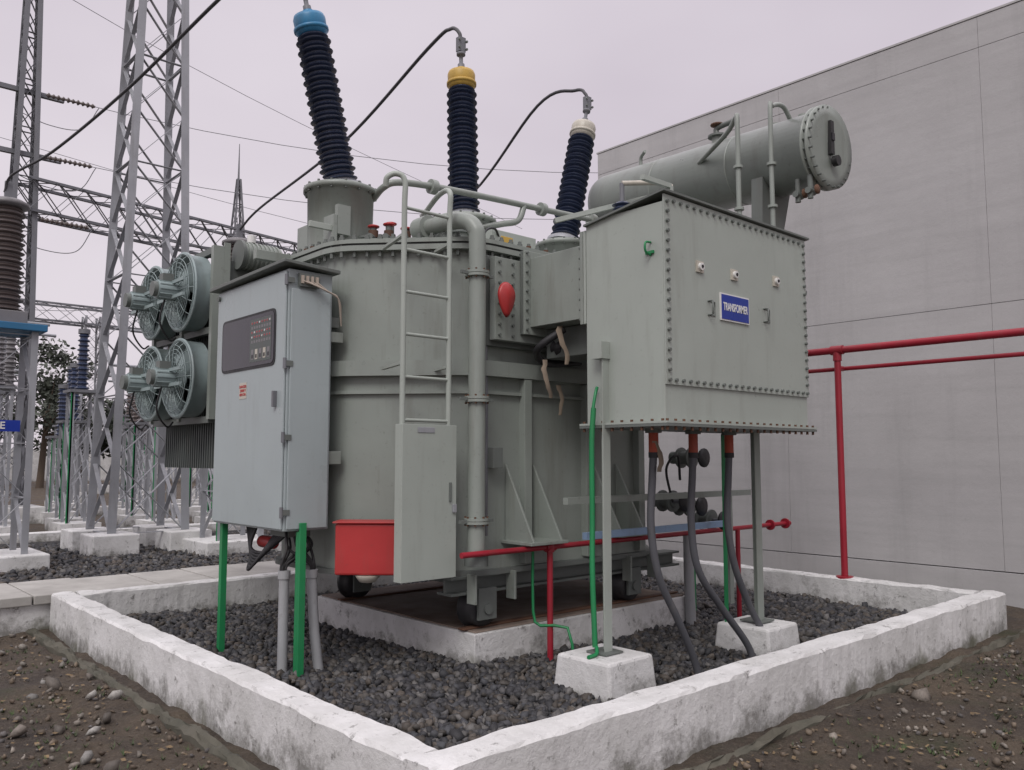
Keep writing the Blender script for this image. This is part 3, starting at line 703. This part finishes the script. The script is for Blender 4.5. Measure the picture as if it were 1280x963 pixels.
b.box((xf-.0105,5.90,2.35),(xf-.0095,6.27,2.69),'fin')
for i in range(8):
    for j in range(5):
        zz_=2.50+j*.037; yy_=5.91+i*.044
        b.box((xf-.0115,yy_,zz_),(xf-.0107,yy_+.030,zz_+.022),'porcg')
        if (i*3+j*2)%3!=0: b.cyl((xf-.0135,yy_+.015,zz_+.011),(xf-.0117,yy_+.015,zz_+.011),.008,'red' if (i+j)%4 else 'white',seg=8)
for i in range(5):
    b.box((xf-.0115,5.92+i*.07,2.37),(xf-.0107,5.965+i*.07,2.45),'crmcap' if i in(1,3) else 'porcg')
    b.box((xf-.0125,5.93+i*.07,2.38),(xf-.0117,5.955+i*.07,2.41),'black')
b.build('window',C)
b=MB()
for z in(2.93,2.3,1.75,1.2): b.cyl((cx0-.012,cy0+.0,z-.04),(cx0-.012,cy0+.0,z+.04),.014,'galvd'); b.box((cx0-.01,cy0-.012,z-.02),(cx0+.05,cy0-.007,z+.02),'tdark')
b.box((xf-.03,5.8,1.98),(xf,5.83,2.1),'galvd'); b.cyl((xf-.02,6.9,2.95),(xf,6.9,2.95),.02,'tdark')
b.box((cx0+.08,cy0-.03,cz1-.13),(cx0+.25,cy0-.002,cz1-.03),'tdark')
for i in range(4): b.box((cx0+.09+i*.04,cy0-.045,cz1-.11),(cx0+.11+i*.04,cy0-.03,cz1-.05),'copper')
for i in range(4): b.tube([(cx0+.1+i*.04,cy0-.04,cz1-.09),(cx0+.22+i*.03,cy0-.07,cz1-.13-i*.01),(cx1+.0,cy0-.08,cz1-.2),(cx1+.06,cy0-.03,cz1-.34-i*.02)],.006,'copper',6)
b.build('hinges_and_wires',C)
b=MB(); b.box((xf-.003,6.33,2.07),(xf,6.46,2.20),'crmcap'); b.build('warning_label',C)
text('label_text','DANGER\n33000 V\n400 KVA',(xf-.004,6.395,2.135),.032,'red',(math.radians(90),0,math.radians(-90)),C)
b=MB()
b.box((2.9,6.83,-.1),(2.95,6.88,1.06),'green'); b.box((2.985,5.64,-.1),(3.035,5.665,1.12),'green'); b.box((2.985,5.666,-.1),(2.99,5.71,1.055),'green')
b.build('legs',C,bevel=.002)
b=MB()
b.box((3.0,5.85,1.0),(3.18,6.15,1.055),'tdark')
b.tube([(2.965,5.84,.74),(2.965,5.84,.3),(2.96,5.83,-.1)],.038,'pvc',14,2); b.tube([(3.15,5.76,.74),(3.17,5.74,.3),(3.22,5.72,-.1)],.038,'pvc',14,2)
for (X,Y) in((2.965,5.84),(3.15,5.76)): b.cyl((X,Y,.70),(X,Y,.76),.046,'pvc')
for k in range(9):
    X=2.99+.02*k; Y=5.82+.03*(k%3); cx_,cy_=((2.965,5.84),(3.15,5.76))[k%2]; j=(k-4)*.006
    b.tube([(X,Y+.06,1.05),(X+.01*k-.02,Y,.92),(cx_+j,cy_,.80),(cx_+j,cy_,.7)],.011,'black',6)
for k in range(7): b.tube([(3.05,5.95+k*.03,1.03),(3.0-.02*k,6.25,.86-.02*k),(3.0,6.5,.88-.01*k),(3.05,6.5+k*.03,1.05)],.013,'black',6)
b.cyl((3.1,6.3,.92),(3.1,6.5,.92),.05,'red')
b.build('conduits',C)
R_=empty('fire_alarm_box'); b=MB()
b.obox((3.36,5.30,.94),.46,.2,.37,math.radians(-44),'red'); b.build('case',R_,bevel=.015)
b=MB(); b.obox((3.36,5.30,1.133),.49,.24,.012,math.radians(-44),'red'); b.lathe((3.34,5.28,.752),(0,0,-1),[(.09,0),(.09,.01),(.06,.05),(.01,.06)],'crmcap',20); b.obox((3.49,5.43,.95),.03,.3,.05,math.radians(-44),'tdark'); b.build('lid_and_bell',R_,bevel=.003)
F=empty('fire_sprinkler_pipe'); b=MB()
b.cyl((3.78,4.74,.9),(8.3,4.74,.9),.022,'redpipe'); b.cyl((4.67,4.74,-.1),(4.67,4.74,.9),.024,'redpipe'); b.cyl((7.3,4.74,-.1),(7.3,4.74,.9),.024,'redpipe')
b.cyl((4.67,4.74,.86),(4.67,4.74,.94),.036,'redpipe'); b.cyl((4.62,4.74,.9),(4.72,4.74,.9),.034,'redpipe')
for X in(7.9,8.2): b.cyl((X,4.74,.9),(X+.02,4.74,.9),.055,'redpipe')
b.build('pipe',F)
b=MB(); b.beam((4.9,4.58,.98),(6.9,4.58,.98),.05,.055,'bluepipe'); b.build('cable_tray')
F=empty('fire_hydrant_pipe'); b=MB()
b.cyl((8.9,4.44,.28),(8.9,4.44,2.8),.036,'redpipe'); b.cyl((8.9,-3,2.8),(8.9,4.95,2.8),.040,'redpipe'); b.cyl((9.02,-3,2.6),(9.02,4.95,2.6),.024,'redpipe')
b.cyl((8.9,4.37,2.8),(8.9,4.51,2.8),.052,'redpipe'); b.cyl((8.9,4.44,2.68),(8.9,4.44,2.82),.047,'redpipe'); b.cyl((8.9,4.44,.29),(8.9,4.44,.31),.09,'redpipe')
b.cyl((8.9,4.44,2.6),(9.02,4.44,2.6),.03,'redpipe'); b.cyl((8.9,4.93,2.8),(8.9,4.96,2.8),.06,'redpipe');b.cyl((9.02,4.93,2.6),(9.02,4.96,2.6),.045,'redpipe')
b.cyl((8.9,.5,-.1),(8.9,.5,2.8),.038,'redpipe')
b.build('pipes',F)

# ---------------------------------------------------------------- building
Bd=empty('concrete_building'); b=MB()
b.box((10.56,-8,-.3),(18,9.40,6.80),'walld'); b.build('core',Bd)
b=MB(); ys=[9.44,5.98,3.36,.7,-2,-5,-8]; zs=[.32,3.38,6.47,6.85]
for i in range(len(ys)-1):
    for j in range(3): b.box((10.5,ys[i+1]+.0015,zs[j]+.003),(10.57,ys[i]-.0015,zs[j+1]-.003),'wall')
b.box((10.485,-8,-.3),(10.57,9.46,.31),'wall')
for j in range(3): 
    for k in range(2): b.box((10.58+3.6*k,9.39,zs[j]+.004),(10.58+3.6*k+3.58,9.44,zs[j+1]-.004),'wall')
b.box((10.49,-8,6.853),(18,9.46,6.88),'wall')
b.build('wall_panels',Bd,bevel=.0015)

# ---------------------------------------------------------------- yard structures
def tower(name,cx,cy,h0,h1,z1,panels,legw=.09,brw=.05,base=True,mat='galv'):
    P=empty(name); b=MB()
    def cor(t): 
        h=h0+(h1-h0)*t; z=.35+(z1-.35)*t
        return [V((cx+sx*h,cy+sy*h,z)) for sx,sy in((-1,-1),(1,-1),(1,1),(-1,1))]
    c0=cor(0);c1=cor(1)
    for i in range(4): b.angle(c0[i],c1[i],legw,mat,up=(0,1,0),t=.012)
    ts=[(k/panels)**.93 for k in range(panels+1)]
    for k in range(panels):
        a=cor(ts[k]);c=cor(ts[k+1])
        for i in range(4):
            j=(i+1)%4
            b.beam(a[i],c[j],brw,.010,mat); b.beam(a[j],c[i],brw,.010,mat)
            if k%2==0: b.beam(a[i],a[j],brw,.010,mat)
    b.build('lattice',P)
    if base:
        b=MB()
        for p in c0: b.box((p.x-.36,p.y-.36,-.1),(p.x+.36,p.y+.36,.36),'ww')
        b.build('footings',P,bevel=.02)
    return P
tower('lattice_tower',4.95,15.3,.60,.28,13.5,13,.14,.07)
tower('lattice_column',4.75,24.6,.38,.12,15.5,22,.13,.08,mat='galvd')
def gantry(name,p,q,s,n):
    b=MB(); p=V(p);q=V(q);d=(q-p)
    up=V((0,0,s));sd=V((-d.y,d.x,0)).normalized()*s/2
    c=[-sd-up/2,sd-up/2,sd+up/2,-sd+up/2]
    for o in c: b.angle(p+o,q+o,.10,'galvd')
    for k in range(n):
        a=p+d*(k/n);e=p+d*((k+1)/n)
        for i in range(4):
            j=(i+1)%4; b.beam(a+c[i],e+c[j],.05,.01,'galvd'); b.beam(a+c[j],e+c[i],.05,.01,'galvd')
    b.build(name)
gantry('gantry_beam',(4.75,24.6,8.5),(20,27.5,8.5),.85,22)
gantry('gantry_beam',(3,42,8.2),(26,42,8.2),.8,24)
tower('lattice_column',20,27.5,.45,.3,9.5,14,.1,.06)
for X_ in(4.2,11.2,18.6): tower('lattice_column',X_,42,.5,.3,8.2,10,.1,.06)
# spire mast behind the coolers
tower('lightning_mast',15.9,36.8,.95,.06,14.6,11,.09,.05,base=False,mat='galvd')
b=MB(); b.cyl((15.9,36.8,14.4),(15.9,36.8,16.3),.05,'galvd',r2=.015); b.build('lightning_spike')
def strain(name,p,q,sag):
    b=MB(); p=V(p);q=V(q);d=q-p; n=10
    pts=[p.lerp(q,i/n)-V((0,0,sag*4*(i/n)*(1-i/n))) for i in range(n+1)]
    b.tube(pts,.010,'galvd',5,1)
    dd=(pts[1]-pts[0]).normalized(); insul(b,p+dd*.2,dd,1.2,.075,.075,10,'porcb',.4,12)
    b.tube([p+dd*1.5,p+dd*1.1+V((0,0,-.7)),p+dd*.2+V((.1,0,-.8)),p+V((-.4,.3,-.5))],.012,'galvd',5)
    b.build(name)
for z in(7.9,9.6,11.3): strain('strain_insulator',(4.95,24.4,z),(24,9+z*.6,z+.2),.9)
b=MB()
for z in(9.6,11.3): b.beam((4.0,24.5,z),(5.6,24.5,z),.12,.12,'galvd')
b.build('cross_arm')
for z in(9.6,11.3): strain('strain_insulator',(4.1,24.5,z),(-6,21,z+1),.3)
def wire(name,pts,r=.012,mat='galvd'):
    b=MB(); b.tube(pts,r,mat,5,8); b.build(name)
wire('overhead_wire',[(-6,18,14),(8,22,12.2),(24,26,11.5)],.008)
wire('overhead_wire',[(3,26,10.5),(14,23,8.8),(30,22,9)],.008)
wire('overhead_wire',[(3,42,8.3),(9,34,7.2),(12,25,8.3)],.012)
def ctop(X,tx):
    tt=V((X,6.28,3.95));d=(V((tx,6.33,5.26))-tt).normalized();return tt+d*1.83
p=ctop(3.64,3.36); wire('bushing_conductor',[p,p+V((0,.05,.25)),(3.28,6.9,6.28),(3.2,8.0,6.25),(3.0,10.2,5.98),(2.75,12.5,5.80),(2.5,13.7,5.72),(2.45,13.9,5.5)],.020,'wire')
p=ctop(5.02,5.02); wire('bushing_conductor',[p,p+V((0,.03,.12)),p+V((.02,.2,.23)),(5.08,7.0,5.98),(5.5,9.5,5.75),(6.0,13.0,5.78),(6.05,13.9,5.6)],.020,'wire')
p=ctop(6.42,6.78); wire('bushing_conductor',[p,p+V((0,.05,.12)),p+V((.05,.25,.24)),(7.0,7.3,6.0),(8.0,9.8,5.7),(9.2,13.2,5.8),(9.3,13.9,5.6)],.020,'wire')
def ct(x,y,sign=None,z0=3.42):
    P=empty('current_transformer'); b=MB(); h=.36
    cs=[(x+sx*h,y+sy*h) for sx,sy in((-1,-1),(1,-1),(1,1),(-1,1))]
    for i in range(4):
        a=cs[i];c=cs[(i+1)%4]; b.angle((*a,.2),(*a,z0),.09,'galv',up=(0,1,0))
        for k in range(4):
            za=.25+k*(z0-.3)/4;zb=.25+(k+1)*(z0-.3)/4
            if k%2: a,c=c,a
            b.beam((*a,za),(*c,zb),.055,.008,'galv'); b.beam((*a,zb),(*c,zb),.05,.008,'galv')
    b.build('support_frame',P)
    b=MB(); b.box((x-.5,y-.5,z0),(x+.5,y+.5,z0+.1),'blueplat'); b.box((x-.28,y-.28,z0+.1),(x+.28,y+.28,z0+.3),'porcg'); b.build('base_tank',P,bevel=.01)
    b=MB(); insul(b,(x,y,z0+.3),(0,0,1),1.55,.27,.24,22,'porcb',.75); b.build('insulator',P)
    b=MB(); b.lathe((x,y,z0+1.85),(0,0,1),[(.2,0),(.29,.02),(.29,.07),(.2,.12),(.08,.15)],'porcg',24); b.box((x-.05,y-.03,z0+1.98),(x+.05,y+.03,z0+2.25),'galvd'); b.build('head',P)
    b=MB(); b.box((x-.65,y-.6,-.1),(x+.65,y+.6,.24),'ww'); b.build('footing',P,bevel=.02)
    if sign:
        b=MB(); b.box((x-.75,y-.44,1.97),(x+.22,y-.425,2.13),'bluesign'); b.build('phase_sign',P); text('phase_text',sign,(x-.27,y-.445,2.05),.14,'white',(math.radians(90),0,0),P)
    b=MB(); b.box((x-.42,y-.4,.0),(x-.36,y-.39,3.4),'green'); b.build('earth_strip',P)
ct(2.50,13.9,'R - PHASE'); ct(6.05,13.9,None,3.45); ct(9.3,13.9,None,3.45)
b=MB(); b.box((5.2,14.62,1.72),(5.62,14.635,1.86),'bluesign'); S_=b.build('phase_sign'); text('phase_text','CIRCUIT',(5.41,14.61,1.79),.10,'white',(math.radians(90),0,0),S_)
def post(x,y,h,k):
    P=empty('post_insulator'); b=MB(); w_=.22
    for sx in(-1,1):
        for sy in(-1,1): b.angle((x+sx*w_,y+sy*w_,.2),(x+sx*w_,y+sy*w_,h),.06,'galv',up=(0,1,0))
    for k2 in range(4):
        za=.2+(h-.2)*k2/4;zb=.2+(h-.2)*(k2+1)/4
        for s in(-1,1):
            b.beam((x-w_,y+s*w_,za),(x+w_,y+s*w_,zb),.04,.01,'galv'); b.beam((x+s*w_,y-w_,za),(x+s*w_,y+w_,zb),.04,.01,'galv')
    b.box((x-.3,y-.3,h),(x+.3,y+.3,h+.06),'galvd'); b.box((x-.27,y-.25,.2),(x-.22,y-.24,h),'green')
    b.build('frame',P); b=MB(); insul(b,(x,y,h+.06),(0,0,1),1.25,.15,.12,12,('porcb','porcg','porc')[k%3],.6,14); b.cyl((x,y,h+1.3),(x,y,h+1.4),.12,'galvd')
    if k%2: b.cyl((x-.8,y,h+1.42),(x+.9,y,h+1.42),.035,'galv',seg=8)
    b.build('insulator',P); b=MB(); b.box((x-.4,y-.4,-.1),(x+.4,y+.4,.22),'ww'); b.build('footing',P)
k=0
for y in(19.5,21.2,24,28,30,33,37,41,46):
    for i in range(6):
        x=2.2+ i*1.6*(y/21)+random.uniform(-.3,.3) + (0 if y<25 else (y-25)*.12)
        post(x,y+random.uniform(-.2,.2),random.choice((2.1,2.4,2.6,3.0)),k); k+=1
b=MB()
jitterbox(b,(-10,18.2,-.2),(12,18.45,.16),'ww',.5); jitterbox(b,(-10,26,-.2),(20,26.25,.2),'ww',.5); b.build('yard_kerb')
b=MB(); b.box((-40,66,-.2),(90,66.3,2.2),'ww'); b.build('boundary_wall')

# ---------------------------------------------------------------- trees
def tree(x,y,h,cr,n=5200,leaf=.17):
    P=empty('tree'); b=MB()
    b.cyl((x,y,-.1),(x+.2,y,h*.5),.035*h*.7,'bark',r2=.02*h*.6,seg=10)
    cl=[]
    for i in range(9):
        a=random.uniform(0,6.28);zz=h*random.uniform(.3,.55);e=V((x+math.cos(a)*cr*random.uniform(.4,.85),y+math.sin(a)*cr*random.uniform(.4,.85),h*random.uniform(.4,.92)))
        b.cyl((x+.1,y,zz),e,.09,'bark',r2=.02,seg=6); cl.append((e,cr*random.uniform(.25,.45)))
    for i in range(12): cl.append((V((x+random.uniform(-.6,.6)*cr,y+random.uniform(-.6,.6)*cr,h*random.uniform(.35,.9))),cr*random.uniform(.2,.42)))
    b.build('trunk',P)
    vs=[];fs=[];cs=[]
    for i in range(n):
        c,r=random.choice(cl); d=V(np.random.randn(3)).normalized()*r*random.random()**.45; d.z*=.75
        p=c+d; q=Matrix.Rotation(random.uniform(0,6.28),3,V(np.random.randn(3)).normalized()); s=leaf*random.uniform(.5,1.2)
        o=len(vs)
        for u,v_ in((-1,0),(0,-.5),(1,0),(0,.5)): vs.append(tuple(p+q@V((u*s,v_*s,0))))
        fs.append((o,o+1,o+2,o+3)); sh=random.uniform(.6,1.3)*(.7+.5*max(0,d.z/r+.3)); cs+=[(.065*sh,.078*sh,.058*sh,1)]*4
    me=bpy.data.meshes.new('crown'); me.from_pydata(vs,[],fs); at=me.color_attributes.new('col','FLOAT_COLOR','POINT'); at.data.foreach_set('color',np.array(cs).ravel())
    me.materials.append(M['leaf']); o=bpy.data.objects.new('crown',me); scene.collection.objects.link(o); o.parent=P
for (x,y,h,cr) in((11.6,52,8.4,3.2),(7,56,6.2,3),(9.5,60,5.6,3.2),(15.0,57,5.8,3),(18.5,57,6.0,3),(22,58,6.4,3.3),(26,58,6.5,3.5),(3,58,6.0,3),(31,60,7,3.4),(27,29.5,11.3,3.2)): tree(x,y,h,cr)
